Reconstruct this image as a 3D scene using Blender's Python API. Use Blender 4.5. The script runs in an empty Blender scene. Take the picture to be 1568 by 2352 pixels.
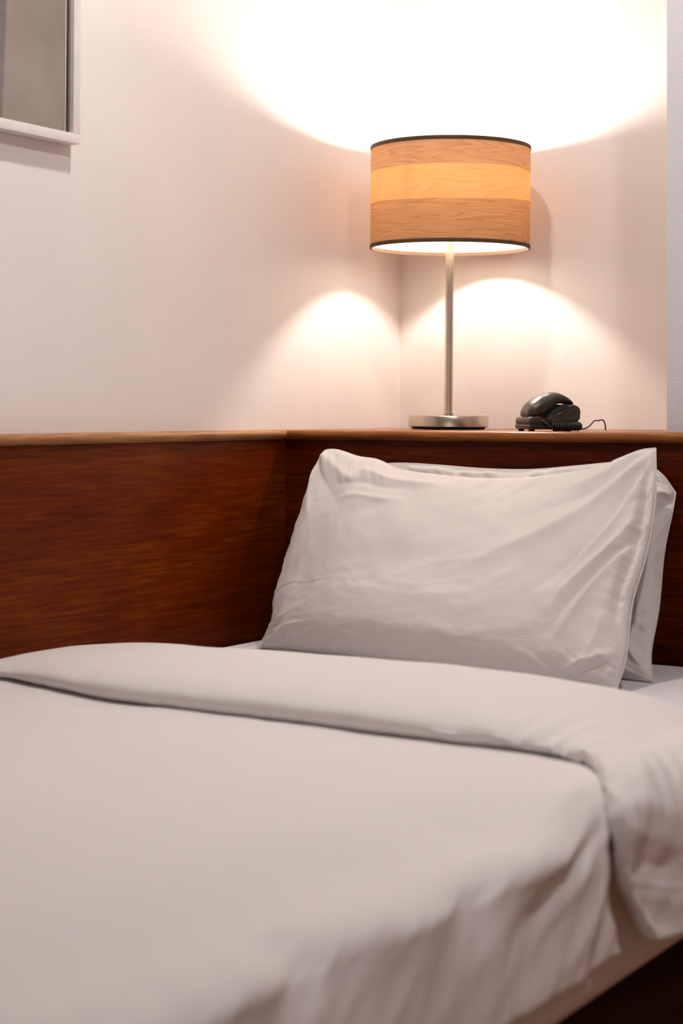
import bpy, bmesh, math, random
import numpy as np
from mathutils import Vector, Matrix

# ---------------------------------------------------------------- camera
SC = bpy.context.scene
COL = SC.collection
YAW = math.radians(33.3)
CAM = Vector((2.082, -3.419, 1.038))
cd = bpy.data.cameras.new('camera')
cam = bpy.data.objects.new('camera', cd); COL.objects.link(cam)
cam.location = CAM; cam.rotation_euler = (math.pi/2, 0, YAW)
cd.sensor_fit = 'VERTICAL'; cd.sensor_height = 36.0; cd.sensor_width = 24.0
cd.lens = 3900/2352*36.0
cd.shift_y = -(1176-946)/2352
cd.clip_start = 0.05; cd.clip_end = 50
cd.dof.use_dof = True; cd.dof.focus_distance = 3.35; cd.dof.aperture_fstop = 3.6
SC.camera = cam
# ---------------------------------------------------------------- world, lights, exposure
SC.view_settings.view_transform = 'Standard'; SC.view_settings.look = 'None'
SC.view_settings.gamma = 1.0; SC.view_settings.use_curve_mapping = False
SC.view_settings.exposure = 0.0
W = bpy.data.worlds.new('world'); SC.world = W; W.use_nodes = True
W.node_tree.nodes['Background'].inputs[0].default_value = (0.9, 0.92, 1.0, 1)
W.node_tree.nodes['Background'].inputs[1].default_value = 0.05
def area(name, loc, target, size, power, color, shape='DISK', size_y=None, spread=math.pi):
    l = bpy.data.lights.new(name, 'AREA'); l.shape = shape; l.size = size
    if size_y: l.size_y = size_y
    l.energy = power; l.color = color; l.spread = spread
    o = bpy.data.objects.new(name, l); COL.objects.link(o); o.location = loc
    o.rotation_euler = (Vector(target)-Vector(loc)).to_track_quat('-Z', 'Y').to_euler()
    return o
# ceiling downlights of the room and a soft cool fill added behind the camera
area('ceiling_light_near_bed', (0.66, -1.32, 2.56), (0.66, -1.32, 0), 0.09, 12.6, (1.0, 0.945, 0.92))
area('ceiling_light_middle', (1.60, -1.62, 2.56), (1.2, -1.62, 0), 0.09, 13.0, (1.0, 0.945, 0.92))
area('cool_fill_light', (3.1, -4.7, 1.5), (1.2, -1.5, 0.6), 1.4, 10.5, (0.84, 0.91, 1.0), 'RECTANGLE', 1.4)
BULB_EMISSION = 450.0

# ---------------------------------------------------------------- helpers
def S(x):      # sRGB 0..255 -> linear
    x /= 255.0
    return x/12.92 if x <= 0.04045 else ((x+0.055)/1.055)**2.4
def rgb(r, g, b): return (S(r), S(g), S(b), 1.0)
class NT:
    def __init__(s, name):
        s.m = bpy.data.materials.new(name); s.m.use_nodes = True
        s.t = s.m.node_tree; s.t.nodes.clear()
        s.out = s.n('ShaderNodeOutputMaterial')
    def n(s, k, **kw):
        nd = s.t.nodes.new(k)
        for a, v in kw.items():
            if a.startswith('i_'):
                key = a[2:]; key = int(key) if key.isdigit() else key.replace('_', ' ')
                nd.inputs[key].default_value = v
            else: setattr(nd, a, v)
        return nd
    def l(s, a, b): s.t.links.new(a, b)
def bsdf(T, color, rough=0.5, **kw):
    b = T.n('ShaderNodeBsdfPrincipled')
    if color is not None: b.inputs['Base Color'].default_value = color
    b.inputs['Roughness'].default_value = rough
    for k, v in kw.items(): b.inputs[k.replace('_', ' ')].default_value = v
    T.l(b.outputs[0], T.out.inputs[0])
    return b
def coords(T, scale=(1, 1, 1), rot=(0, 0, 0), kind='Object'):
    tc = T.n('ShaderNodeTexCoord'); mp = T.n('ShaderNodeMapping')
    mp.inputs['Scale'].default_value = scale; mp.inputs['Rotation'].default_value = rot
    T.l(tc.outputs[kind], mp.inputs[0]); return mp.outputs[0]
def noise(T, vec, scale, detail=4, rough=0.5, dist=0.0):
    n = T.n('ShaderNodeTexNoise'); n.inputs['Scale'].default_value = scale; n.inputs['Detail'].default_value = detail
    n.inputs['Roughness'].default_value = rough; n.inputs['Distortion'].default_value = dist
    T.l(vec, n.inputs['Vector']); return n.outputs['Fac']
def ramp(T, fac, stops):
    r = T.n('ShaderNodeValToRGB'); e = r.color_ramp.elements
    while len(e) < len(stops): e.new(0.5)
    for i, (p, c) in enumerate(stops): e[i].position = p; e[i].color = c
    T.l(fac, r.inputs[0]); return r.outputs[0]
def bump(T, h, dist, strength=1.0):
    b = T.n('ShaderNodeBump'); b.inputs['Distance'].default_value = dist; b.inputs['Strength'].default_value = strength
    T.l(h, b.inputs['Height']); return b.outputs[0]

def m_wall(name, c1, c2):
    T = NT(name); v = coords(T)
    b = bsdf(T, None, 0.62)
    T.l(ramp(T, noise(T, v, 3.0, 5, 0.6), [(0.35, c1), (0.65, c2)]), b.inputs['Base Color'])
    mix = T.n('ShaderNodeMath', operation='ADD')
    T.l(noise(T, v, 9, 3), mix.inputs[0]); T.l(noise(T, v, 260, 3), mix.inputs[1])
    T.l(bump(T, mix.outputs[0], 0.0011, 0.5), b.inputs['Normal'])
    return T.m
M_WALL = m_wall('wall_paint', rgb(231, 224, 219), rgb(235, 228, 223))
M_WALLP = m_wall('cool_lit_wall_paint', rgb(212, 211, 216), rgb(216, 215, 220))  # white wall paint, tinted for the cool light falling on this wall
M_WALLR = m_wall('warm_bounce_wall_paint', rgb(206, 160, 116), rgb(212, 166, 122))  # unseen wall, tan chosen to bounce warm light onto the duvet side
M_CEIL = m_wall('ceiling_paint', rgb(236, 234, 231), rgb(240, 238, 235))

def m_linen(name, col, weave=True):
    T = NT(name); v = coords(T)
    b = bsdf(T, None, 0.85, Sheen_Weight=0.12, Specular_IOR_Level=0.25)
    T.l(ramp(T, noise(T, v, 6, 3), [(0.3, tuple(c*0.985 for c in col[:3])+(1,)), (0.7, col)]), b.inputs['Base Color'])
    w1 = T.n('ShaderNodeTexWave', bands_direction='X'); w1.inputs['Scale'].default_value = 420
    w2 = T.n('ShaderNodeTexWave', bands_direction='Y'); w2.inputs['Scale'].default_value = 420
    for w in (w1, w2): T.l(v, w.inputs['Vector'])
    a = T.n('ShaderNodeMath', operation='ADD'); T.l(w1.outputs['Fac'], a.inputs[0]); T.l(w2.outputs['Fac'], a.inputs[1])
    c = T.n('ShaderNodeMath', operation='MULTIPLY_ADD'); c.inputs[1].default_value = 0.12
    T.l(a.outputs[0], c.inputs[0]); T.l(noise(T, v, 22, 4, 0.55), c.inputs[2])
    T.l(bump(T, c.outputs[0], 0.0022, 0.55), b.inputs['Normal'])
    return T.m
M_DUVET = m_linen('duvet_cotton', rgb(232, 226, 222))
M_PILLOW = m_linen('pillow_cotton', rgb(221, 213, 208))
M_SHEET = m_linen('sheet_cotton', rgb(232, 227, 228))

def m_wood(name, dark, mid, light, rough, vert=(1, 1, 1), coat=0.35, spread=1.0):
    T = NT(name); v = coords(T, vert)
    b = bsdf(T, None, rough, Coat_Weight=coat, Coat_Roughness=0.22, Specular_IOR_Level=0.09)
    g1 = noise(T, v, 9, 6, 0.62, 0.35)
    g2 = noise(T, v, 42, 5, 0.7)
    big = noise(T, coords(T, (1.0, 1.0, 1.6)), 2.6, 3, 0.5, 0.4)
    a = T.n('ShaderNodeMath', operation='MULTIPLY_ADD'); a.inputs[1].default_value = 0.55
    T.l(g1, a.inputs[0])
    a2 = T.n('ShaderNodeMath', operation='MULTIPLY_ADD'); a2.inputs[1].default_value = 0.16; a2.inputs[2].default_value = 0.0
    T.l(g2, a2.inputs[0]); T.l(a2.outputs[0], a.inputs[2])
    a3 = T.n('ShaderNodeMath', operation='MULTIPLY_ADD'); a3.inputs[1].default_value = 0.39
    T.l(big, a3.inputs[0]); T.l(a.outputs[0], a3.inputs[2])
    T.l(ramp(T, a3.outputs[0], [(0.55-0.16*spread, dark), (0.55, mid), (0.55+0.16*spread, light)]), b.inputs['Base Color'])
    T.l(bump(T, g2, 0.0006, 0.35), b.inputs['Normal'])
    return T.m
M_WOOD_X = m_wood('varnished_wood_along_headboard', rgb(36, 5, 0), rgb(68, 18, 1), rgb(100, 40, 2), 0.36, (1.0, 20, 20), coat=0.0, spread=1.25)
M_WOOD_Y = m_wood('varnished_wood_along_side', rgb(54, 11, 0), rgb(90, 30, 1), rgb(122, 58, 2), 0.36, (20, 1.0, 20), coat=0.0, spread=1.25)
M_MOLD_X = m_wood('moulding_wood_along_headboard', rgb(110, 58, 22), rgb(142, 84, 38), rgb(170, 110, 58), 0.36, (1.2, 14, 14))
M_MOLD_Y = m_wood('moulding_wood_along_side', rgb(128, 78, 44), rgb(164, 112, 72), rgb(192, 142, 100), 0.36, (14, 1.2, 14))
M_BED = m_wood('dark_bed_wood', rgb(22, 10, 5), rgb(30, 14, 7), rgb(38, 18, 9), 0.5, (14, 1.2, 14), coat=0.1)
M_FLOOR = m_wood('floor_wood', rgb(140, 84, 44), rgb(164, 102, 56), rgb(182, 118, 68), 0.45, (1.2, 14, 14), coat=0.1)

def m_plain(name, col, rough=0.5, metal=0.0, **kw):
    T = NT(name); v = coords(T)
    b = bsdf(T, None, rough, Metallic=metal, **kw)
    T.l(ramp(T, noise(T, v, 30, 3), [(0.3, tuple(c*0.93 for c in col[:3])+(1,)), (0.7, col)]), b.inputs['Base Color'])
    return T.m
def m_brushed(name, col, rough):
    T = NT(name); v = coords(T, (1, 1, 60))
    b = bsdf(T, col, rough, Metallic=1.0, Anisotropic=0.5)
    n = noise(T, v, 40, 3)
    T.l(bump(T, n, 0.0003, 0.25), b.inputs['Normal']); return T.m
M_NICKEL = m_brushed('brushed_nickel', rgb(196, 184, 166), 0.26)
M_POLE = m_brushed('satin_nickel', rgb(206, 192, 172), 0.36)
M_PHONE = m_plain('dark_phone_plastic', rgb(48, 38, 30), 0.36, Specular_IOR_Level=0.6)
M_PHONE_D = m_plain('black_phone_plastic', rgb(22, 16, 13), 0.28, Specular_IOR_Level=0.6)
M_CORD = m_plain('cord_rubber', rgb(24, 19, 16), 0.38)
M_RUBBER = m_plain('black_rubber', rgb(14, 12, 11), 0.7)
M_GROMMET = m_plain('pale_grommet', rgb(190, 178, 160), 0.5)
M_FRAME = m_plain('white_lacquer', rgb(226, 219, 217), 0.42)
M_REFL = m_plain('grey_reflection', rgb(112, 104, 92), 0.4)  # colours of the reflections painted along the inner frame edge
M_REFLD = m_plain('dark_reflection', rgb(66, 54, 46), 0.4)
M_TRIM = m_plain('dark_shade_tape', rgb(78, 52, 26), 0.75)

def m_glass():
    T = NT('picture_glass')
    tr = T.n('ShaderNodeBsdfTransparent'); tr.inputs[0].default_value = (0.93, 0.93, 0.92, 1)
    gl = T.n('ShaderNodeBsdfGlossy'); gl.inputs['Roughness'].default_value = 0.12
    gl.inputs[0].default_value = (0.9, 0.9, 0.9, 1)
    v = coords(T); n = noise(T, v, 14, 3)
    r = T.n('ShaderNodeMath', operation='MULTIPLY_ADD'); r.inputs[1].default_value = 0.05; r.inputs[2].default_value = 0.07
    T.l(n, r.inputs[0])
    mx = T.n('ShaderNodeMixShader'); T.l(r.outputs[0], mx.inputs[0]); T.l(tr.outputs[0], mx.inputs[1]); T.l(gl.outputs[0], mx.inputs[2])
    T.l(mx.outputs[0], T.out.inputs[0]); return T.m
M_GLASS = m_glass()
def m_print():
    # printed picture: soft taupe field with one dark upright band
    T = NT('taupe_print'); v = coords(T)
    b = bsdf(T, None, 0.7)
    base = ramp(T, noise(T, v, 7, 5, 0.6), [(0.3, rgb(130, 110, 96)), (0.7, rgb(150, 132, 114))])
    sx = T.n('ShaderNodeSeparateXYZ'); T.l(coords(T), sx.inputs[0])
    nz = noise(T, v, 30, 3)
    ed = T.n('ShaderNodeMath', operation='MULTIPLY_ADD'); ed.inputs[1].default_value = 0.006
    T.l(nz, ed.inputs[0]); T.l(sx.outputs['Y'], ed.inputs[2])
    sl = T.n('ShaderNodeMath', operation='MULTIPLY_ADD'); sl.inputs[1].default_value = -0.05
    T.l(sx.outputs['Z'], sl.inputs[0]); T.l(ed.outputs[0], sl.inputs[2])
    mr = T.n('ShaderNodeMapRange'); mr.inputs[1].default_value = -0.1815; mr.inputs[2].default_value = -0.1775
    T.l(sl.outputs[0], mr.inputs[0])
    mx = T.n('ShaderNodeMix', data_type='RGBA'); T.l(mr.outputs[0], mx.inputs[0])
    T.l(ramp(T, noise(T, v, 40, 4), [(0.35, rgb(66, 52, 42)), (0.7, rgb(98, 82, 68))]), mx.inputs[6]); T.l(base, mx.inputs[7])
    T.l(mx.outputs[2], b.inputs['Base Color']); return T.m
M_PRINT = m_print()

def m_veneer(name, light, dark, seed, strength, trans):
    # thin wood veneer: light passes through it
    T = NT(name)
    tc = T.n('ShaderNodeTexCoord')
    sp = T.n('ShaderNodeSeparateXYZ'); T.l(tc.outputs['UV'], sp.inputs[0])
    def warp(scale_u, scale_v, sc, det, dist):
        mp = T.n('ShaderNodeMapping'); mp.inputs['Scale'].default_value = (scale_u, scale_v, 1)
        mp.inputs['Location'].default_value = (seed*1.7, seed*0.9, seed)
        mp.inputs['Rotation'].default_value = (0, 0, strength)
        T.l(tc.outputs['UV'], mp.inputs[0])
        return noise(T, mp.outputs[0], sc, det, 0.55, dist), mp.outputs[0]
    big, _ = warp(1.3, 17.0, 1.4, 2, 0.25)
    ml = T.n('ShaderNodeMath', operation='MULTIPLY'); ml.inputs[1].default_value = 15.0; T.l(big, ml.inputs[0])
    fr = T.n('ShaderNodeMath', operation='FRACT'); T.l(ml.outputs[0], fr.inputs[0])
    pw = T.n('ShaderNodeMath', operation='POWER'); pw.inputs[1].default_value = 3.0; T.l(fr.outputs[0], pw.inputs[0])
    fine, _ = warp(5, 130, 3.0, 5, 0.1)
    f1 = T.n('ShaderNodeMath', operation='MULTIPLY_ADD'); f1.inputs[1].default_value = 0.42; T.l(pw.outputs[0], f1.inputs[0])
    f2 = T.n('ShaderNodeMath', operation='MULTIPLY'); f2.inputs[1].default_value = 0.75; T.l(fine, f2.inputs[0]); T.l(f2.outputs[0], f1.inputs[2])
    c = ramp(T, f1.outputs[0], [(0.15, light), (0.95, dark)])
    d = T.n('ShaderNodeBsdfDiffuse'); T.l(c, d.inputs[0])
    t = T.n('ShaderNodeBsdfTranslucent'); T.l(c, t.inputs[0])
    mx = T.n('ShaderNodeMixShader'); mx.inputs[0].default_value = trans
    T.l(d.outputs[0], mx.inputs[1]); T.l(t.outputs[0], mx.inputs[2]); T.l(mx.outputs[0], T.out.inputs[0])
    return T.m
M_VEN_TOP = m_veneer('shade_veneer_upper', rgb(213, 174, 136), rgb(184, 134, 92), 1.3, -0.28, 0.28)
M_VEN_MID = m_veneer('shade_veneer_middle', rgb(234, 190, 138), rgb(210, 162, 106), 4.1, 0.05, 0.44)
M_VEN_LOW = m_veneer('shade_veneer_lower', rgb(216, 173, 130), rgb(178, 126, 82), 7.7, 0.07, 0.34)
def m_liner():
    T = NT('shade_liner')
    d = T.n('ShaderNodeBsdfDiffuse'); d.inputs[0].default_value = (0.85, 0.80, 0.72, 1)
    t = T.n('ShaderNodeBsdfTranslucent'); t.inputs[0].default_value = (0.8, 0.66, 0.5, 1)
    v = coords(T); n = noise(T, v, 60, 2)
    r = T.n('ShaderNodeMath', operation='MULTIPLY_ADD'); r.inputs[1].default_value = 0.04; r.inputs[2].default_value = 0.10
    T.l(n, r.inputs[0])
    mx = T.n('ShaderNodeMixShader'); T.l(r.outputs[0], mx.inputs[0])
    T.l(d.outputs[0], mx.inputs[1]); T.l(t.outputs[0], mx.inputs[2]); T.l(mx.outputs[0], T.out.inputs[0])
    return T.m
M_LINER = m_liner()
def m_emit(name, col, s):
    T = NT(name); e = T.n('ShaderNodeEmission'); e.inputs[0].default_value = col; e.inputs[1].default_value = s
    T.l(e.outputs[0], T.out.inputs[0]); return T.m
M_BULB = m_emit('glowing_bulb', (1.0, 0.89, 0.80, 1), BULB_EMISSION)

def mesh_obj(name, verts, faces, mat, parent=None, smooth=True, uv=None):
    me = bpy.data.meshes.new(name); me.from_pydata([tuple(v) for v in verts], [], [tuple(f) for f in faces]); me.update()
    if uv is not None:
        ul = me.uv_layers.new(name='uv')
        for p in me.polygons:
            for li in p.loop_indices: ul.data[li].uv = uv(me.loops[li].vertex_index, p.index)
    me.materials.append(mat)
    if smooth: me.polygons.foreach_set('use_smooth', [True]*len(me.polygons))
    o = bpy.data.objects.new(name, me); COL.objects.link(o)
    if parent: o.parent = parent
    return o
def bm_obj(name, bm, mat, parent=None, smooth=False):
    bmesh.ops.recalc_face_normals(bm, faces=bm.faces)
    me = bpy.data.meshes.new(name); bm.to_mesh(me); bm.free(); me.materials.append(mat)
    me.polygons.foreach_set('use_smooth', [smooth]*len(me.polygons))
    if smooth and hasattr(me, 'set_sharp_from_angle'): me.set_sharp_from_angle(angle=math.radians(38))
    o = bpy.data.objects.new(name, me); COL.objects.link(o)
    if parent: o.parent = parent
    return o
def box(name, lo, hi, mat, parent=None, bevel=0.0, seg=2):
    bm = bmesh.new(); bmesh.ops.create_cube(bm, size=1)
    for v in bm.verts:
        for k in range(3): v.co[k] = lo[k] + (v.co[k]+0.5)*(hi[k]-lo[k])
    if bevel: bmesh.ops.bevel(bm, geom=bm.edges[:], offset=bevel, segments=seg, affect='EDGES', profile=0.6)
    return bm_obj(name, bm, mat, parent, smooth=bevel > 0)
def lathe(name, prof, mat, parent=None, n=64, closed=False, uvs=False):
    P = []
    for r, z in prof:
        for k in range(n):
            a = 2*math.pi*k/n; P.append((r*math.cos(a), r*math.sin(a), z))
    F = []
    m = len(prof)
    for i in range(m-1 if not closed else m):
        for k in range(n):
            k2 = (k+1) % n; j = (i+1) % m
            F.append((i*n+k, i*n+k2, j*n+k2, j*n+k))
    bm = bmesh.new(); vs = [bm.verts.new(p) for p in P]
    for f in F: bm.faces.new([vs[q] for q in f])
    bmesh.ops.remove_doubles(bm, verts=bm.verts[:], dist=1e-6)
    return bm_obj(name, bm, mat, parent, smooth=True)
def crom(pts, n):     # catmull-rom through points, n samples
    P = np.array(pts, float); P = np.vstack([2*P[0]-P[1], P, 2*P[-1]-P[-2]])
    m = len(P)-3; t = np.linspace(0, m-1e-9, n); i = t.astype(int); f = (t-i)[:, None]
    a, b, c, d = P[i], P[i+1], P[i+2], P[i+3]
    return 0.5*((2*b)+(-a+c)*f+(2*a-5*b+4*c-d)*f**2+(-a+3*b-3*c+d)*f**3)
def tube(name, pts, rad, mat, parent=None, n=10, cap=True):
    P = [Vector(p) for p in pts]; V = []; F = []
    up = Vector((0, 0, 1)); prev = None
    for i, p in enumerate(P):
        d = (P[min(i+1, len(P)-1)] - P[max(i-1, 0)]).normalized()
        if prev is None:
            u = d.cross(up)
            if u.length < 1e-3: u = d.cross(Vector((1, 0, 0)))
        else: u = prev - d*prev.dot(d)
        u.normalize(); prev = u; w = d.cross(u)
        r = rad[i] if hasattr(rad, '__len__') else rad
        for k in range(n):
            a = 2*math.pi*k/n; V.append(p + u*math.cos(a)*r + w*math.sin(a)*r)
    for i in range(len(P)-1):
        for k in range(n):
            k2 = (k+1) % n; F.append((i*n+k, i*n+k2, (i+1)*n+k2, (i+1)*n+k))
    if cap:
        F.append(tuple(range(n))[::-1]); F.append(tuple((len(P)-1)*n+k for k in range(n)))
    return mesh_obj(name, V, F, mat, parent)
def tag(o, label=None, cat=None, group=None, kind=None):
    if label: o['label'] = label
    if cat: o['category'] = cat
    if group: o['group'] = group
    if kind: o['kind'] = kind
    return o
def thing(name, loc, label, cat, rz=0):
    o = bpy.data.objects.new(name, None); COL.objects.link(o); o.location = loc; o.rotation_euler = (0, 0, rz)
    o.empty_display_size = 0.05
    return tag(o, label, cat)
def vnoise(x, y, seed=0):     # smooth value noise in [-1,1], numpy
    rs = np.random.RandomState(seed); G = rs.rand(64, 64)*2-1
    xi = np.floor(x).astype(int); yi = np.floor(y).astype(int)
    fx = x-xi; fy = y-yi; fx = fx*fx*fx*(fx*(fx*6-15)+10); fy = fy*fy*fy*(fy*(fy*6-15)+10)
    a = G[xi % 64, yi % 64]; b = G[(xi+1) % 64, yi % 64]; c = G[xi % 64, (yi+1) % 64]; d = G[(xi+1) % 64, (yi+1) % 64]
    return (a*(1-fx)+b*fx)*(1-fy) + (c*(1-fx)+d*fx)*fy
def fbm(x, y, seed=0, o=4, g=0.5):
    s = 0; a = 1; t = 0
    for k in range(o):
        s = s + a*vnoise(x*2**k, y*2**k, seed+k*7); t += a; a *= g
    return s/t
def sstep(a, b, x):
    t = np.clip((x-a)/(b-a), 0, 1); return t*t*(3-2*t)
def ridge(x, y, x0, y0, x1, y1, w, sharp=1.5):
    # soft ridge along a segment, fading at both ends, in [0,1]
    dx, dy = x1-x0, y1-y0; L2 = dx*dx+dy*dy
    t = ((x-x0)*dx+(y-y0)*dy)/L2
    d = ((x-x0)*dy-(y-y0)*dx)/math.sqrt(L2)
    return np.exp(-np.abs(d/w)**sharp)*sstep(-0.05, 0.3, t)*(1-sstep(0.7, 1.1, t))

# ---------------------------------------------------------------- room shell
AX, BY, SZ = 0.030, -0.509, 1.000          # side panel face, headboard face, ledge height
CEIL = 2.60
tag(box('floor', (-0.1, -5.3, -0.1), (4.1, 0.1, 0.0), M_FLOOR), kind='structure')
tag(box('ceiling', (-0.1, -5.3, CEIL), (4.1, 0.1, CEIL+0.1), M_CEIL), kind='structure')
tag(box('wall_left', (-0.1, -5.2, 0), (0, 0, CEIL), M_WALL), kind='structure')
tag(box('wall_back', (-0.1, 0, 0), (1.0, 0.1, CEIL), M_WALL), kind='structure')
PILX = 0.8735
tag(box('wall_back_right', (PILX, BY+0.012, SZ+0.0004), (4.1, 0.1, CEIL), M_WALLP, bevel=0.002), kind='structure')
tag(box('wall_right', (4.0, -5.2, 0), (4.1, BY+0.01, CEIL), M_WALLR), kind='structure')
tag(box('wall_front', (-0.1, -5.3, 0), (4.1, -5.2, CEIL), M_WALL), kind='structure')

# ---------------------------------------------------------------- built-in headboard with its ledge, and side panel
hb = thing('headboard', (0, 0, 0), 'tall dark red-brown varnished wooden headboard with a ledge, behind the pillows', 'headboard')
box('panel', (AX, BY, 0.02), (3.2, BY+0.018, SZ-0.012), M_WOOD_X, hb, 0.0008)
box('ledge', (0.001, BY+0.01, SZ-0.015), (3.2, -0.001, SZ), M_MOLD_X, hb)
def moulding(name, p0, p1, out, mat, parent, mitre=0.0):
    # rounded nosing: profile in (outward, z)
    pr = [(-0.012, 0.0), (0.004, 0.0), (0.010, -0.0015), (0.0135, -0.005), (0.0142, -0.009), (0.0125, -0.0135), (0.0095, -0.0172), (0.006, -0.0186), (0.003, -0.0186), (0.003, -0.0200), (-0.012, -0.0200)]
    V = []; F = []; d = (Vector(p1)-Vector(p0)).normalized(); o = Vector(out)
    for P, sgn in ((Vector(p0), mitre), (Vector(p1), 0)):
        for (a, z) in pr: V.append(P + o*a + d*(a*sgn) + Vector((0, 0, z)))
    n = len(pr)
    for k in range(n):
        k2 = (k+1) % n; F.append((k, k2, n+k2, n+k))
    F.append(tuple(range(n))); F.append(tuple(range(n, 2*n))[::-1])
    bm = bmesh.new(); vs = [bm.verts.new(v) for v in V]
    for f in F: bm.faces.new([vs[q] for q in f])
    return bm_obj(name, bm, mat, parent, smooth=True)
moulding('moulding', (AX, BY, SZ+0.001), (3.2, BY, SZ+0.001), (0, -1, 0), M_MOLD_X, hb, 1.0)['label'] = 'worn lighter brown rounded moulding'
sp = thing('side_panel', (0, 0, 0), 'dark red-brown varnished wood panel along the left wall beside the bed', 'wall panel')
box('panel', (0.001, -3.6, 0.02), (AX, BY, SZ-0.012), M_WOOD_Y, sp, 0.0008)
box('ledge', (0.001, -3.6, SZ-0.015), (AX-0.004, BY+0.0095, SZ), M_MOLD_Y, sp)
moulding('moulding', (AX, BY, SZ+0.001), (AX, -3.6, SZ+0.001), (1, 0, 0), M_MOLD_Y, sp, 1.0)['label'] = 'lighter brown rounded moulding'

# ---------------------------------------------------------------- bed base and mattress
MZ = 0.581; BX0, BX1, BY0, BY1 = 0.056, 1.270, -2.545, BY-0.004
bed = thing('bed_base', (0.65, -1.5, 0), 'dark wooden bed base in shadow under the mattress', 'bed')
bed_c = Vector((0.65, -1.5, 0))
def bbox(name, lo, hi, mat, bev=0.004):
    o = box(name, [lo[i]-bed_c[i] for i in range(3)], [hi[i]-bed_c[i] for i in range(3)], mat, bed, bev); return o
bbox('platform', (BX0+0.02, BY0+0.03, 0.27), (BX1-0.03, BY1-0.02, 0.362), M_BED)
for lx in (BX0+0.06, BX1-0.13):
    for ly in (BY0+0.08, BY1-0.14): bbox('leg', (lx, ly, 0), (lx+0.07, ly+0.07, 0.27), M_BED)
def slab_mesh(lo, hi, r, nx, ny):
    bm = bmesh.new(); bmesh.ops.create_cube(bm, size=1)
    for v in bm.verts:
        for k in range(3): v.co[k] = lo[k] + (v.co[k]+0.5)*(hi[k]-lo[k])
    bmesh.ops.bevel(bm, geom=bm.edges[:], offset=r, segments=6, affect='EDGES', profile=0.5); return bm
mt = thing('mattress', (0.65, -1.5, 0.362), 'mattress under a smooth white fitted sheet, on the bed base', 'mattress')
mb = slab_mesh((BX0-0.65, BY0+1.5+0.01, 0.0005), (BX1-0.65, BY1+1.5, MZ-0.362), 0.030, 0, 0)
for v in mb.verts:      # the soft edge sags a little towards the foot on the open side
    if v.co.x > 0: v.co.x -= 0.034*max(0.0, min(1.0, (v.co.z-0.03)/0.16))*max(0.0, min(1.0, (BY1+1.5-v.co.y)/2.0))
mo = bm_obj('fitted_sheet', mb, M_SHEET, mt, True)

# ---------------------------------------------------------------- duvet
def grid_obj(name, P, mat, parent, thick=0.0):
    m, n = P.shape[:2]; idx = np.arange(m*n).reshape(m, n)
    F = np.stack([idx[:-1, :-1], idx[1:, :-1], idx[1:, 1:], idx[:-1, 1:]], -1).reshape(-1, 4)
    me = bpy.data.meshes.new(name); me.from_pydata(P.reshape(-1, 3).tolist(), [], F.tolist()); me.update(); me.materials.append(mat)
    me.polygons.foreach_set('use_smooth', [True]*len(me.polygons))
    o = bpy.data.objects.new(name, me); COL.objects.link(o)
    if parent: o.parent = parent
    if thick:
        s = o.modifiers.new('solid', 'SOLIDIFY'); s.thickness = thick; s.offset = -1
    return o
def across_path(arc, x0, zl, top, x1, zb, rl, rr, flare=0.0):
    # position and normal for an arc parameter (metres) running: left side up, over the top, right side down
    L1 = max(top-zl-rl, 0.0); A1 = rl*math.pi/2; L2 = x1-x0-rl-rr; A2 = rr*math.pi/2; L3 = top-zb-rr
    tot = L1+A1+L2+A2+L3; a = arc*tot
    X = np.zeros_like(a); Z = np.zeros_like(a); NX = np.zeros_like(a); NZ = np.zeros_like(a)
    m = a < L1; X[m] = x0; Z[m] = zl+a[m]; NX[m] = -1
    m = (a >= L1) & (a < L1+A1); th = (a[m]-L1)/rl; X[m] = x0+rl-rl*np.cos(th); Z[m] = top-rl+rl*np.sin(th); NX[m] = -np.cos(th); NZ[m] = np.sin(th)
    b = a-L1-A1; m = (b >= 0) & (b < L2); X[m] = x0+rl+b[m]; Z[m] = top; NZ[m] = 1
    b = b-L2; m = (b >= 0) & (b < A2); th = b[m]/rr; X[m] = x1-rr+rr*np.sin(th); Z[m] = top-rr+rr*np.cos(th); NX[m] = np.sin(th); NZ[m] = np.cos(th)
    b = b-A2; m = (b >= 0); X[m] = x1+flare*b[m]; Z[m] = top-rr-b[m]; NX[m] = 1
    return X, Z, NX, NZ
dv = thing('duvet', (0.65, -1.6, MZ), 'thick off-white cotton duvet spread over the bed with its top edge folded back', 'duvet')
ORG = np.array([0.65, -1.6, MZ])
TOP = MZ+0.032
def crom_interp(x, xs, ys):
    t = np.linspace(0, 1, 400); c = crom(list(zip(xs, ys)), 400)
    return np.interp(x, c[:, 0], c[:, 1])
def crease_y(x):   # where the folded band meets the duvet, seen along the bed width
    xs = [0.04, 0.12, 0.20, 0.32, 0.47, 0.82, 1.05, 1.14, 1.19, 1.222, 1.248, 1.268, 1.288, 1.36]
    ys = [-1.455, -1.452, -1.456, -1.489, -1.515, -1.518, -1.519, -1.522, -1.534, -1.560, -1.600, -1.635, -1.655, -1.66]
    return crom_interp(x, xs, ys)
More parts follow.
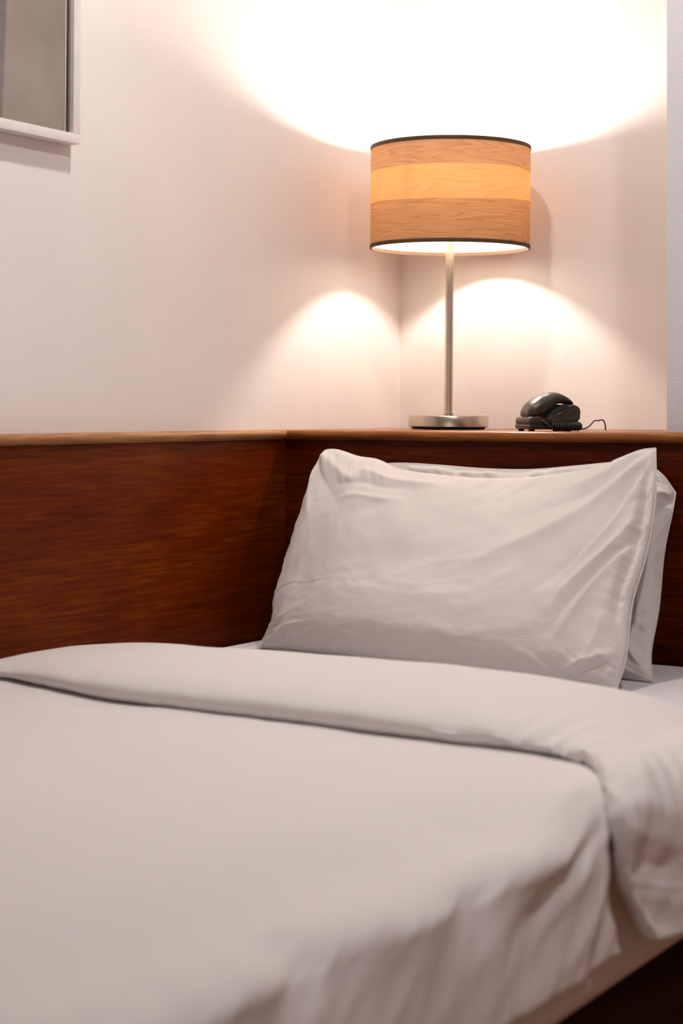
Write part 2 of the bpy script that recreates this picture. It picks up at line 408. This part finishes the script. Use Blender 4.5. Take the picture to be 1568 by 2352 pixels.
def main_duvet():
    na, ny = 300, 300
    A, T = np.meshgrid(np.linspace(0, 1, na), np.linspace(0, 1, ny), indexing='ij')
    X, Z, NX, NZ = across_path(A, 0.046, MZ-0.04, TOP, 1.291, 0.444, 0.05, 0.060, 0.22)
    y1 = crease_y(X) + 0.05*NZ + 0.0
    # on the right side the duvet's edge runs down just in front of the hanging band
    side = np.clip((TOP-0.03-Z)/0.16, 0, 1)*(X > 0.7)
    y1 = np.where(X > 1.2, y1 - 0.026*sstep(0, 1, side*1.6)*(X > 1.2), y1)
    y1 = y1 - 0.014*sstep(0.006, 0.03, TOP-Z)*(X > 1.2)
    yf = BY0-0.03
    T2 = T
    Y = yf + (y1-yf)*T2
    # foot end: the cloth turns down over the end with a rounded corner
    LF = 0.16; RF = 0.085
    ext = Y - yf                     # distance from the foot
    f = np.clip(1-ext/RF, 0, 1)
    drop = RF*(1-np.sqrt(np.clip(1-f*f, 0, 1)))
    # puffiness and creases
    sd = sstep(0.15, 0.6, NX)        # 1 on the hanging side
    u = Y; w = (TOP-Z)
    flat = 0.0045*fbm(X*2.6, Y*2.6, 3, 3) + 0.002*fbm(X*9, Y*7, 5, 3)
    # hanging side: oblique soft folds fanning down towards the foot
    q1 = u*5.2 + w*7.0; q2 = -u*1.1 + w*2.4
    foldn = fbm(q1+0.8*fbm(u*3, w*4, 31, 2), q2, 11, 3)
    folds = 0.0075*foldn + 0.006*(1-2*np.abs(fbm(u*10+w*14, -u*1.5+w*3, 17, 3)))
    edge = np.exp(-((w-0.035)/0.035)**2)
    scal = 0.008*np.sin(u*24+3*fbm(u*3, u*0, 41, 2))*edge*sstep(0.05, 0.5, NX)
    near = sstep(-1.95, -1.70, Y)*sstep(0.1, 0.4, NX)
    tens = near*0.007*(ridge(Y, w, -2.0, 0.10, -1.68, 0.02, 0.012)+ridge(Y, w, -2.0, 0.15, -1.68, 0.05, 0.010)-ridge(Y, w, -2.0, 0.125, -1.68, 0.035, 0.010)+ridge(Y, w, -1.95, 0.20, -1.69, 0.09, 0.012))
    amp = flat*(1-sd) + (folds*sd*np.clip(w/0.05, 0, 1) + scal) + tens
    amp = amp + 0.004*fbm(Y*16+w*10, w*5, 23, 2)*sstep(0.0, 0.3, NX)
    P = np.stack([X+NX*amp, Y, Z+NZ*amp-drop*NZ], -1)
    P[..., 0] -= drop*NX*0.9
    P[..., 2] -= 0.030*sstep(1.06, 1.24, X)*sstep(-1.60, -1.85, Y)*NZ
    P[..., 0] -= 0.034*sstep(0.9, 1.2, X)*sstep(-1.75, -2.3, Y)*(1-0.6*np.clip((TOP-Z)/0.15, 0, 1))
    # slight dip right under the band
    # foot curtain
    return P, A
P, A = main_duvet()
# continue rows at the foot straight down
foot = P[:, 0:1, :].copy(); rows = []
for k, dz in enumerate(np.linspace(0.14, 0.0, 12)[:-1]):
    r = foot.copy(); a = dz
    r[..., 2] = np.maximum(np.minimum(foot[..., 2], MZ-0.02) - a, 0.43)
    r[..., 1] = foot[..., 1] - 0.004 + 0.006*np.sin(foot[..., 0]*30)*a/0.14
    rows.append(r)
P = np.concatenate(rows+[P], 1)
grid_obj('cover', P-ORG, M_DUVET, dv, 0.004)

def band():
    na, ns = 420, 150
    prof = crom([(0.050, -0.004), (0.016, -0.004), (-0.008, 0.004), (-0.016, 0.018), (-0.010, 0.034), (0.020, 0.050), (0.07, 0.061), (0.12, 0.0655), (0.18, 0.066), (0.25, 0.058), (0.31, 0.040), (0.35, 0.012), (0.355, -0.012), (0.34, -0.026)], ns)
    A, T = np.meshgrid(np.linspace(0, 1, na), np.linspace(0, 1, ns), indexing='ij')
    X, Z, NX, NZ = across_path(A, 0.052, MZ-0.03, TOP, 1.288, 0.454, 0.05, 0.080, 0.30)
    DY = np.broadcast_to(prof[:, 0], X.shape); H = np.broadcast_to(prof[:, 1], X.shape)
    hs = crom_interp(X, [0.04, 0.10, 0.243, 0.458, 0.70, 0.95, 1.07, 1.145, 1.21, 1.235, 1.26, 1.32], [0.20, 0.36, 0.62, 0.88, 0.95, 0.97, 0.85, 0.70, 0.46, 0.42, 0.50, 0.62])
    sidew = sstep(0.35, 1.0, NX)
    hs = hs*(1-sidew) + 0.95*sidew
    low = np.clip((TOP-Z)/0.17, 0, 1)*(X > 0.7)
    Y = crease_y(X) + DY*(1-0.10*low)
    Y = Y + 0.012*sstep(0.45, 1.0, low)
    sN = np.linspace(0, 1, ns)[None, :]
    front = np.exp(-((sN-0.26)/0.14)**2)
    rightz = sstep(0.95, 1.15, X); leftz = 1-sstep(0.08, 0.26, X)
    puck = fbm(A*26+sN*2.0, sN*3.0, 51, 3)
    H2 = H*hs + front*(0.0022 + 0.0065*rightz + 0.005*leftz)*puck
    cz = sstep(1.06, 1.16, X)*(1-0.5*sidew)
    H2 = H2 + 0.006*cz*np.exp(-((sN-0.28)/0.16)**2)*(1-2*np.abs(fbm(A*60-sN*6, sN*2.5, 57, 2)))
    H2 = H2 + 0.004*fbm(X*3.5+sN*1.5, sN*3, 61, 3)*(H > 0.02)
    # long vertical drapes on the hanging part
    side = sstep(0.3, 0.9, NX)
    H2 = H2 + side*(0.010*fbm(sN*9+low*1.2, low*1.6, 71, 3) - 0.004*np.abs(fbm(sN*16, low*3, 77, 2)))*sstep(0.1, 0.25, sN)
    H2 = H2 + 0.006*sstep(0.1, 0.7, NX)*(1-np.abs(fbm(sN*7+low*2.5, low*2+sN*3, 87, 3))*2)*sstep(0.1, 0.3, sN)
    Yw = (0.0035+0.006*cz)*fbm(A*40, sN*0+0.5, 91, 3)*np.exp(-(sN/0.25)**2)
    P = np.stack([X+NX*H2, Y+Yw, Z+NZ*H2], -1)
    return P
o = grid_obj('folded_band', band()-ORG, M_DUVET, dv, 0.003)

# ---------------------------------------------------------------- pillows
def coons(top, bot, lef, rig, U, V):
    # boundary point lists -> smooth patch; U left->right, V bottom->top
    n = 200; tt = np.linspace(0, 1, n)
    C = {k: crom(c, n) for k, c in (('t', top), ('b', bot), ('l', lef), ('r', rig))}
    def ev(k, s): return np.stack([np.interp(s, tt, C[k][:, j]) for j in range(3)], -1)
    u = U[..., None]; v = V[..., None]
    Bt, Bb, Bl, Br = ev('t', U), ev('b', U), ev('l', V), ev('r', V)
    c00, c10, c01, c11 = C['b'][0], C['b'][-1], C['t'][0], C['t'][-1]
    return (1-v)*Bb+v*Bt+(1-u)*Bl+u*Br-((1-u)*(1-v)*c00+u*(1-v)*c10+(1-u)*v*c01+u*v*c11)
def pillow(name, label, top, bot, lef, rig, tf, tb, detail, seed):
    root_loc = np.array([(bot[0][0]+bot[-1][0])/2, (bot[0][1]+bot[-1][1])/2, MZ])
    t = thing(name, Vector(root_loc), label, 'pillow')
    nu, nv = 260, 190
    U, V = np.meshgrid(np.linspace(0, 1, nu), np.linspace(0, 1, nv), indexing='ij')
    P = coons(top, bot, lef, rig, U, V)
    du = np.gradient(P, axis=0); dw = np.gradient(P, axis=1)
    N = np.cross(du, dw); N /= np.linalg.norm(N, axis=-1, keepdims=True)+1e-12
    nm = N.mean((0, 1)); nm /= np.linalg.norm(nm)
    if nm[1] > 0: nm = -nm
    N = N*np.sign((N*nm).sum(-1, keepdims=True)); N = 0.5*N+0.5*nm; N /= np.linalg.norm(N, axis=-1, keepdims=True)
    eu = 4*U*(1-U); ev = 4*V*(1-V)
    Vs = V**0.86; evs = 4*Vs*(1-Vs)
    T = (np.clip(eu, 0, 1)**0.62)*(np.clip(evs, 0, 1)**0.62)
    d = np.minimum(np.minimum(U, 1-U)*0.75, np.minimum(V, 1-V)*0.48)     # metres from the seam
    m = sstep(0.0, 0.02, d)
    seam = np.exp(-(d/0.05)**2)*m
    ang = np.arctan2(V-0.5, U-0.5)
    puck = (fbm(ang*9, d*12, seed, 3)*0.006 + fbm(ang*22, d*14, seed+2, 2)*0.004)*seam
    F = tf*T + puck + m*detail(U, V)
    Bk = tb*T + fbm(ang*9, d*12, seed+5, 3)*seam*0.004
    PF = P + N*F[..., None]; PB = P - N*Bk[..., None]
    PF[..., 2] = np.maximum(PF[..., 2], MZ+0.0015); PB[..., 2] = np.maximum(PB[..., 2], MZ+0.0015)
    # one closed surface: front grid + back grid sharing the seam
    idx = np.arange(nu*nv).reshape(nu, nv); verts = [tuple(p) for p in (PF-root_loc).reshape(-1, 3)]
    bi = idx.copy(); nxt = len(verts)
    PBr = PB-root_loc
    for i in range(1, nu-1):
        for j in range(1, nv-1):
            bi[i, j] = nxt; nxt += 1; verts.append(tuple(PBr[i, j]))
    F1 = np.stack([idx[:-1, :-1], idx[1:, :-1], idx[1:, 1:], idx[:-1, 1:]], -1).reshape(-1, 4)
    F2 = np.stack([bi[:-1, :-1], bi[:-1, 1:], bi[1:, 1:], bi[1:, :-1]], -1).reshape(-1, 4)
    ob = mesh_obj('pillowcase', verts, np.concatenate([F1, F2]).tolist(), M_PILLOW, t)
    # seam welt round the edge
    ring = [P[i, 0] for i in range(0, nu, 3)]+[P[-1, j] for j in range(0, nv, 3)]+[P[i, -1] for i in range(nu-1, -1, -3)]+[P[0, j] for j in range(nv-1, -1, -3)]
    ring = [Vector(r-root_loc) for r in ring]
    ring = [r if r.z > 0.003 else Vector((r.x, r.y, 0.003)) for r in ring]
    tube('seam', ring+[ring[0]], 0.0013, M_PILLOW, t, 6, False)
    return t
def det_front(U, V):
    x = U*0.76; y = V*0.46
    d = 0.006*fbm(x*6, y*6, 5, 4) + 0.0022*(1-2*np.abs(fbm(x*9+y*4, y*10-x*5, 19, 3))) + 0.0015*fbm(x*22, y*22, 9, 3)
    # long oblique folds pulled into the upper right corner
    for (x0, y0, x1, y1, w, a) in ((0.755, 0.455, 0.46, 0.27, 0.016, 0.010), (0.755, 0.45, 0.55, 0.19, 0.014, -0.010), (0.75, 0.44, 0.60, 0.22, 0.014, 0.010),
                                   (0.76, 0.36, 0.57, 0.14, 0.011, 0.008), (0.76, 0.33, 0.58, 0.11, 0.010, -0.009), (0.75, 0.30, 0.60, 0.10, 0.010, 0.007),
                                   (0.74, 0.46, 0.52, 0.40, 0.013, 0.007), (0.755, 0.46, 0.50, 0.35, 0.012, -0.006),
                                   (0.76, 0.10, 0.62, 0.015, 0.012, 0.010), (0.75, 0.075, 0.62, 0.0, 0.010, -0.009), (0.72, 0.17, 0.66, 0.02, 0.015, 0.006),
                                   (0.02, 0.45, 0.14, 0.33, 0.012, 0.006), (0.02, 0.455, 0.20, 0.37, 0.010, -0.005), (0.03, 0.46, 0.26, 0.40, 0.012, 0.007),
                                   (0.16, 0.40, 0.33, 0.41, 0.007, -0.005), (0.20, 0.375, 0.34, 0.385, 0.006, 0.004), (0.22, 0.43, 0.40, 0.425, 0.009, 0.006),
                                   (0.0, 0.03, 0.14, 0.15, 0.010, 0.006), (0.0, 0.06, 0.10, 0.19, 0.009, -0.005), (0.01, 0.0, 0.19, 0.09, 0.011, 0.005)):
        d = d + a*ridge(x, y, x0, y0, x1, y1, w)
    # pressed fold line from ironing
    dist = y-(0.232-0.02*x)
    d = d + 0.0012*np.where(dist > 0, np.exp(-dist/0.012), -np.exp(dist/0.012)*0.6)*(1-sstep(0.10, 0.36, x))*sstep(0.0, 0.03, x)
    # sharp hollow beside the right seam
    d = d - 0.016*np.exp(-((x-0.735)/0.010)**2)*sstep(0.12, 0.2, y)*(1-sstep(0.34, 0.44, y))
    return d
pillow('pillow', 'plump white pillow in front, its pointed top corner standing up at the right',
       top=[(0.184, -0.606, 0.952), (0.197, -0.604, 0.962), (0.225, -0.602, 0.962), (0.27, -0.600, 0.950), (0.315, -0.598, 0.944), (0.37, -0.596, 0.925), (0.47, -0.590, 0.915), (0.58, -0.590, 0.912), (0.70, -0.600, 0.922), (0.81, -0.612, 0.943), (0.855, -0.618, 0.963), (0.88, -0.62, 0.971), (0.905, -0.622, 0.974)],
       bot=[(0.150, -0.775, 0.586), (0.30, -0.790, 0.585), (0.56, -0.83, 0.585), (0.80, -0.85, 0.585), (0.938, -0.862, 0.585)],
       lef=[(0.150, -0.775, 0.586), (0.158, -0.752, 0.606), (0.166, -0.738, 0.624), (0.158, -0.715, 0.66), (0.163, -0.68, 0.75), (0.171, -0.64, 0.85), (0.184, -0.606, 0.952)],
       rig=[(0.938, -0.862, 0.585), (0.945, -0.84, 0.635), (0.935, -0.79, 0.72), (0.935, -0.73, 0.80), (0.925, -0.67, 0.89), (0.905, -0.622, 0.974)],
       tf=0.095, tb=0.022, detail=det_front, seed=3)
def det_back(U, V):
    x = U*0.76; y = V*0.40
    d = 0.007*fbm(x*7, y*7, 15, 4) + 0.005*(1-2*np.abs(fbm(x*11+y*3, y*12-x*6, 29, 3)))
    for (x0, y0, x1, y1, w, a) in ((0.75, 0.36, 0.64, 0.30, 0.012, 0.010), (0.74, 0.33, 0.69, 0.27, 0.012, -0.010), (0.76, 0.24, 0.66, 0.16, 0.012, 0.008),
                                   (0.70, 0.28, 0.72, 0.10, 0.012, 0.010), (0.76, 0.15, 0.64, 0.09, 0.010, -0.008), (0.75, 0.02, 0.66, 0.14, 0.010, 0.007), (0.10, 0.38, 0.6, 0.385, 0.01, 0.005)):
        d = d + a*ridge(x, y, x0, y0, x1, y1, w)
    return d
pillow('pillow', 'white pillow mostly hidden behind the front one, leaning on the headboard',
       top=[(0.22, -0.545, 0.925), (0.32, -0.545, 0.936), (0.42, -0.545, 0.934), (0.52, -0.545, 0.929), (0.62, -0.545, 0.929), (0.72, -0.545, 0.938), (0.80, -0.545, 0.946), (0.85, -0.545, 0.945), (0.885, -0.545, 0.925), (0.912, -0.548, 0.893)],
       bot=[(0.22, -0.68, 0.586), (0.50, -0.70, 0.585), (0.75, -0.725, 0.585), (0.950, -0.742, 0.585)],
       lef=[(0.22, -0.68, 0.586), (0.215, -0.63, 0.68), (0.215, -0.58, 0.80), (0.22, -0.545, 0.925)],
       rig=[(0.950, -0.742, 0.585), (0.938, -0.72, 0.63), (0.935, -0.68, 0.70), (0.920, -0.62, 0.79), (0.915, -0.57, 0.86), (0.912, -0.548, 0.893)],
       tf=0.048, tb=0.030, detail=det_back, seed=13)

# ---------------------------------------------------------------- table lamp
LX, LY = 0.26, -0.225
lamp = thing('table_lamp', (LX, LY, SZ), 'lit table lamp with a wood veneer drum shade on a brushed metal stand', 'lamp')
lathe('foot_pad', [(0, 0.0003), (0.078, 0.0003), (0.080, 0.004), (0, 0.004)], M_RUBBER, lamp, 64)
lathe('base', [(0, 0.004), (0.083, 0.004), (0.0865, 0.006), (0.0867, 0.0275), (0.0855, 0.0292), (0.0, 0.0300)], M_NICKEL, lamp, 96)
lathe('collar', [(0, 0.030), (0.0105, 0.030), (0.0112, 0.032), (0.0105, 0.0345), (0, 0.0345)], M_NICKEL, lamp, 32)
lathe('pole', [(0, 0.033), (0.0092, 0.033), (0.0092, 0.455), (0, 0.455)], M_POLE, lamp, 40)
lathe('socket', [(0, 0.455), (0.014, 0.455), (0.019, 0.462), (0.019, 0.505), (0.015, 0.512), (0, 0.512)], M_FRAME, lamp, 32)
bulbz = 0.548
bp = [(0.0, 0.508), (0.013, 0.510), (0.014, 0.520)]
for k in range(0, 9):
    a = -0.9 + (math.pi/2+0.9)*k/8; bp.append((0.029*math.cos(a) if k < 8 else 0.0, bulbz+0.008+0.029*math.sin(a)))
lathe('bulb', bp, M_BULB, lamp, 24)
SH0, SH1, SR = 0.389, 0.608, 0.172
def shade_shell(name, r, z0, z1, mat, parent, n=128, rows=8, z0f=None, z1f=None):
    V = []; F = []; UV = []
    for i in range(rows+1):
        for k in range(n):
            a = 2*math.pi*k/n
            lo = z0 + (z0f(a) if z0f else 0); hi = z1 + (z1f(a) if z1f else 0)
            z = lo+(hi-lo)*i/rows
            V.append((r*math.cos(a), r*math.sin(a), z)); UV.append((r*a, z))
    for i in range(rows):
        for k in range(n):
            F.append((i*n+k, i*n+(k+1) % n, (i+1)*n+(k+1) % n, (i+1)*n+k))
    me = bpy.data.meshes.new(name); me.from_pydata(V, [], F); me.update(); me.materials.append(mat)
    ul = me.uv_layers.new(name='uv')
    for pi, p in enumerate(me.polygons):
        k = pi % n
        for li in p.loop_indices:
            vi = me.loops[li].vertex_index; u, v = UV[vi]
            if k == n-1 and vi % n == 0: u = r*2*math.pi
            ul.data[li].uv = (u, v)
    me.polygons.foreach_set('use_smooth', [True]*len(F))
    o = bpy.data.objects.new(name, me); COL.objects.link(o); o.parent = parent
    return o
shade = lathe('lamp_shade', [(SR-0.0022, SH0+0.001), (SR-0.0022, SH1-0.001)], M_LINER, lamp, 128)
shade['label'] = 'white inner lining of the shade'
b1 = lambda a: 0.0015*math.sin(a+2.0)
b2 = lambda a: 0.004*math.sin(a*1+0.6)+0.003*math.sin(2*a)
J1 = SH0+(SH1-SH0)*0.735; J2 = SH0+(SH1-SH0)*0.43
for nm, z0, z1, mt_, f0, f1, lb in (('veneer', SH0, J2, M_VEN_LOW, None, b2, 'brown grained lower veneer band'), ('veneer', J2, J1, M_VEN_MID, b2, b1, 'honey coloured middle veneer band'), ('veneer', J1, SH1, M_VEN_TOP, b1, None, 'pinkish brown upper veneer strip')):
    v = shade_shell(nm, SR, z0, z1, mt_, shade, z0f=f0, z1f=f1); v['label'] = lb
for z in (SH0, SH1-0.0070):
    tr = lathe('shade_trim', [(SR-0.0030, z-0.0004), (SR+0.0008, z-0.0004), (SR+0.0012, z+0.0010), (SR+0.0012, z+0.0064), (SR+0.0008, z+0.0076), (SR-0.0030, z+0.0076)], M_TRIM, shade, 128, closed=True)
    tr['label'] = 'dark brown edge tape'
# fitter: ring round the socket with three wires to the shade
lathe('fitter_ring', [(0.019, 0.498), (0.030, 0.498), (0.030, 0.501), (0.019, 0.501)], M_FRAME, shade, 32, closed=True)
for k in range(3):
    a = 0.5+k*2*math.pi/3
    tube('fitter_arm', [(0.028*math.cos(a), 0.028*math.sin(a), 0.4995), (0.10*math.cos(a), 0.10*math.sin(a), 0.503), ((SR-0.003)*math.cos(a), (SR-0.003)*math.sin(a), 0.5995)], 0.0015, M_FRAME, shade, 8)
tube('liner_seam_line', crom([(0.010, 0.004, 0.50), (0.022, 0.0, 0.44), (0.026, 0.004, 0.41), (0.040, 0.02, 0.394)], 14), 0.0006, M_FRAME, shade, 6)  # thin line standing in for the seam of the shade lining
lamp.location.z += 0.0008
lamp.rotation_euler = (0.0, math.radians(0.55), 0.0)

# ---------------------------------------------------------------- telephone
PA = YAW + math.radians(14)
ph = thing('telephone', (0.580, -0.468, SZ), 'small dark grey corded desk telephone beside the lamp on the ledge', 'telephone', PA)
# local: X to the right, Y away, Z up (metres, drawn in mm)
K = 0.00080
def poly_prism(name, pts, y0, y1, mat, parent, bev=0.0015, kx=K, kz=0.00099):
    bm = bmesh.new()
    v0 = [bm.verts.new((x*kx, y0, z*kz)) for x, z in pts]; v1 = [bm.verts.new((x*kx, y1, z*kz)) for x, z in pts]
    n = len(pts); bm.faces.new(v0); bm.faces.new(v1[::-1])
    for k in range(n): bm.faces.new([v0[k], v0[(k+1) % n], v1[(k+1) % n], v1[k]])
    bmesh.ops.bevel(bm, geom=[e for e in bm.edges], offset=bev, segments=2, affect='EDGES', profile=0.5, clamp_overlap=True)
    return bm_obj(name, bm, mat, parent, smooth=True)
poly_prism('base_tray', [(2, 4), (118, 4), (122, 8), (122, 14), (0, 14), (0, 8)], 0.0, 0.084, M_PHONE_D, ph)
poly_prism('nose_plate', [(0, 14), (0, 23), (3, 28), (10, 29.5), (40, 26), (70, 22), (70, 14)], 0.001, 0.083, M_PHONE, ph, 0.003)
poly_prism('hollow_fill', [(44, 14), (46, 24), (62, 38), (78, 47), (92, 52), (106, 53), (120, 51), (129, 45), (130, 24), (122, 14)], 0.011, 0.073, M_RUBBER, ph)  # black block standing in for the dark hollow under the handset
wave = [(34, 14), (36, 19), (46, 24), (56, 29), (64, 30.5), (74, 31), (82, 34), (90, 40), (98, 47), (105, 51.5), (113, 52.5), (121, 51.5), (131, 46), (132, 40), (132, 25), (124, 18), (120, 14)]
for y0, y1 in ((0.002, 0.009), (0.075, 0.082)):
    w_ = poly_prism('cradle_side', wave, y0, y1, M_PHONE, ph, 0.002)
lin = [(70, 20), (88, 26), (98, 34), (106, 39), (114, 40.2), (131, 39)]
tube('parting_line', [(x*K, 0.0018, z*0.00099) for x, z in crom([(a, b) for a, b in lin], 24)], 0.0005, M_PHONE_D, ph, 6)
for fx in (10, 104):
    for fy in (0.012, 0.070):
        f = lathe('foot', [(0, 0.0), (0.006, 0.0), (0.006, 0.0045), (0, 0.0045)], M_RUBBER, ph, 16); f.location = (fx*K, fy, 0.0)
# handset: one lofted body
st = [(4, 33, 36.5, 12), (5, 29, 43, 19), (9, 27, 50, 23), (16, 26, 57.5, 25.5), (27, 26, 64, 26.5), (39, 29, 69.5, 26), (51, 34, 73, 25), (62, 42, 76.2, 24), (74, 49, 77.8, 23.5), (86, 53.5, 77, 23.5), (98, 55.5, 73.5, 24), (108, 54.5, 68.5, 24.5), (116, 53, 63, 24), (121, 52.3, 58, 21), (123.5, 52.5, 55, 13)]
S_ = crom([tuple(s) for s in st], 60); nn = 28; V = []; F = []
for (x, zb, zt, hw) in S_:
    cz = (zb+zt)/2; hz = (zt-zb)/2
    for k in range(nn):
        a = 2*math.pi*k/nn; c, s = math.cos(a), math.sin(a)
        e = 0.62 if s > 0 else 0.42
        yy = math.copysign(abs(c)**0.75, c)*hw*0.00118; zz = cz+math.copysign(abs(s)**e, s)*hz
        if s > 0: yy *= 1.0-0.22*s
        V.append((x*K, 0.042+yy, zz*0.00099))
for i in range(len(S_)-1):
    for k in range(nn): F.append((i*nn+k, i*nn+(k+1) % nn, (i+1)*nn+(k+1) % nn, (i+1)*nn+k))
F.append(tuple(range(nn))[::-1]); F.append(tuple((len(S_)-1)*nn+k for k in range(nn)))
hs_ = mesh_obj('handset', V, F, M_PHONE, ph)
tube('handset_seam', [(x*K, 0.042-hw*0.00118*0.985, (zb+(zt-zb)*0.42)*0.00099) for (x, zb, zt, hw) in S_[24:58]], 0.0005, M_PHONE_D, hs_, 6)
tube('cord_plug', [(20*K, 0.020, 0.0300), (25*K, 0.010, 0.0272), (30*K, 0.004, 0.0240)], 0.0030, M_PHONE_D, hs_, 10)
tag(hs_, 'glossy dark curved handset')
# coiled cord: straight lead then a helix lying along the near side
lead = crom([(29*K, 0.0045, 0.0245), (36*K, -0.002, 0.018), (48*K, -0.0085, 0.010), (53*K, -0.010, 0.0085)], 14)
path = crom([(53*K, -0.0095, 0.0092), (76*K, -0.0095, 0.0094), (98*K, -0.0095, 0.0098), (114*K, -0.0085, 0.0102), (123*K, -0.002, 0.0100), (128*K, 0.008, 0.0098)], 420)
hel = []
turns = 18
for i, p in enumerate(path):
    d = Vector(path[min(i+1, len(path)-1)]-path[max(i-1, 0)]).normalized(); u = d.cross(Vector((0, 0, 1))).normalized(); w = u.cross(d)
    a = 2*math.pi*turns*i/len(path)
    hel.append(Vector(p)+u*math.cos(a)*0.0068+w*math.sin(a)*0.0068)
tube('coiled_cord', [Vector(p) for p in lead]+hel, 0.0021, M_CORD, ph, 8)
tube('line_cord', crom([(126*K, 0.016, 0.0062), (138*K, 0.004, 0.0045), (150*K, -0.002, 0.0085), (160*K, -0.004, 0.0165), (167*K, -0.004, 0.0212), (174*K, -0.004, 0.0206), (182*K, -0.005, 0.0222), (189*K, -0.005, 0.0205), (193*K, -0.005, 0.0130), (194*K, -0.005, 0.0015)], 60), 0.0013, M_CORD, ph, 8)
gr = lathe('cord_grommet', [(0, 0.0003), (0.0035, 0.0003), (0.0030, 0.0022), (0, 0.0024)], M_GROMMET, ph, 16); gr.location = (194*K, -0.005, 0)

# ---------------------------------------------------------------- framed picture
FY1, FY0, FZ0, FZ1, FT, FW = -1.144, -1.86, 1.514, 2.16, 0.030, 0.0175
pf = thing('picture_frame', (0, FY1, FZ0+0.001), 'white box-framed taupe picture under glass on the left wall', 'picture')
def fbox(name, y0, y1, z0, z1, x0=0.0008, x1=FT, mat=M_FRAME, bev=0.0008, par=pf):
    return box(name, (x0, y0-FY1, z0-FZ0), (x1, y1-FY1, z1-FZ0), mat, par, bev)
fbox('frame_side', FY0, FY1, FZ0, FZ0+FW); fbox('frame_side', FY0, FY1, FZ1-FW, FZ1)
fbox('frame_side', FY1-FW, FY1, FZ0+FW, FZ1-FW); fbox('frame_side', FY0, FY0+FW, FZ0+FW, FZ1-FW)
fbox('reflection_strip', FY1-FW-0.004, FY1-FW, FZ0+FW, FZ1-FW, 0.003, 0.021, M_REFL, 0.0003)  # three solid strips imitate the reflections beside the print
fbox('reflection_strip', FY1-FW-0.0085, FY1-FW-0.004, FZ0+FW, FZ1-FW, 0.003, 0.0195, M_REFLD, 0.0003)
fbox('reflection_strip', FY1-FW-0.0105, FY1-FW-0.0085, FZ0+FW, FZ1-FW, 0.003, 0.0195, M_FRAME, 0.0003)
fbox('backing', FY0+FW, FY1-FW, FZ0+FW, FZ1-FW, 0.001, 0.010, M_FRAME, 0)
fbox('print', FY0+FW+0.001, FY1-FW-0.0105, FZ0+FW, FZ1-FW, 0.010, 0.0172, M_PRINT, 0)
fbox('glass', FY0+FW, FY1-FW-0.0105, FZ0+FW, FZ1-FW, 0.0182, 0.0200, M_GLASS, 0)
pf.rotation_euler = (math.radians(-0.6), 0, 0)
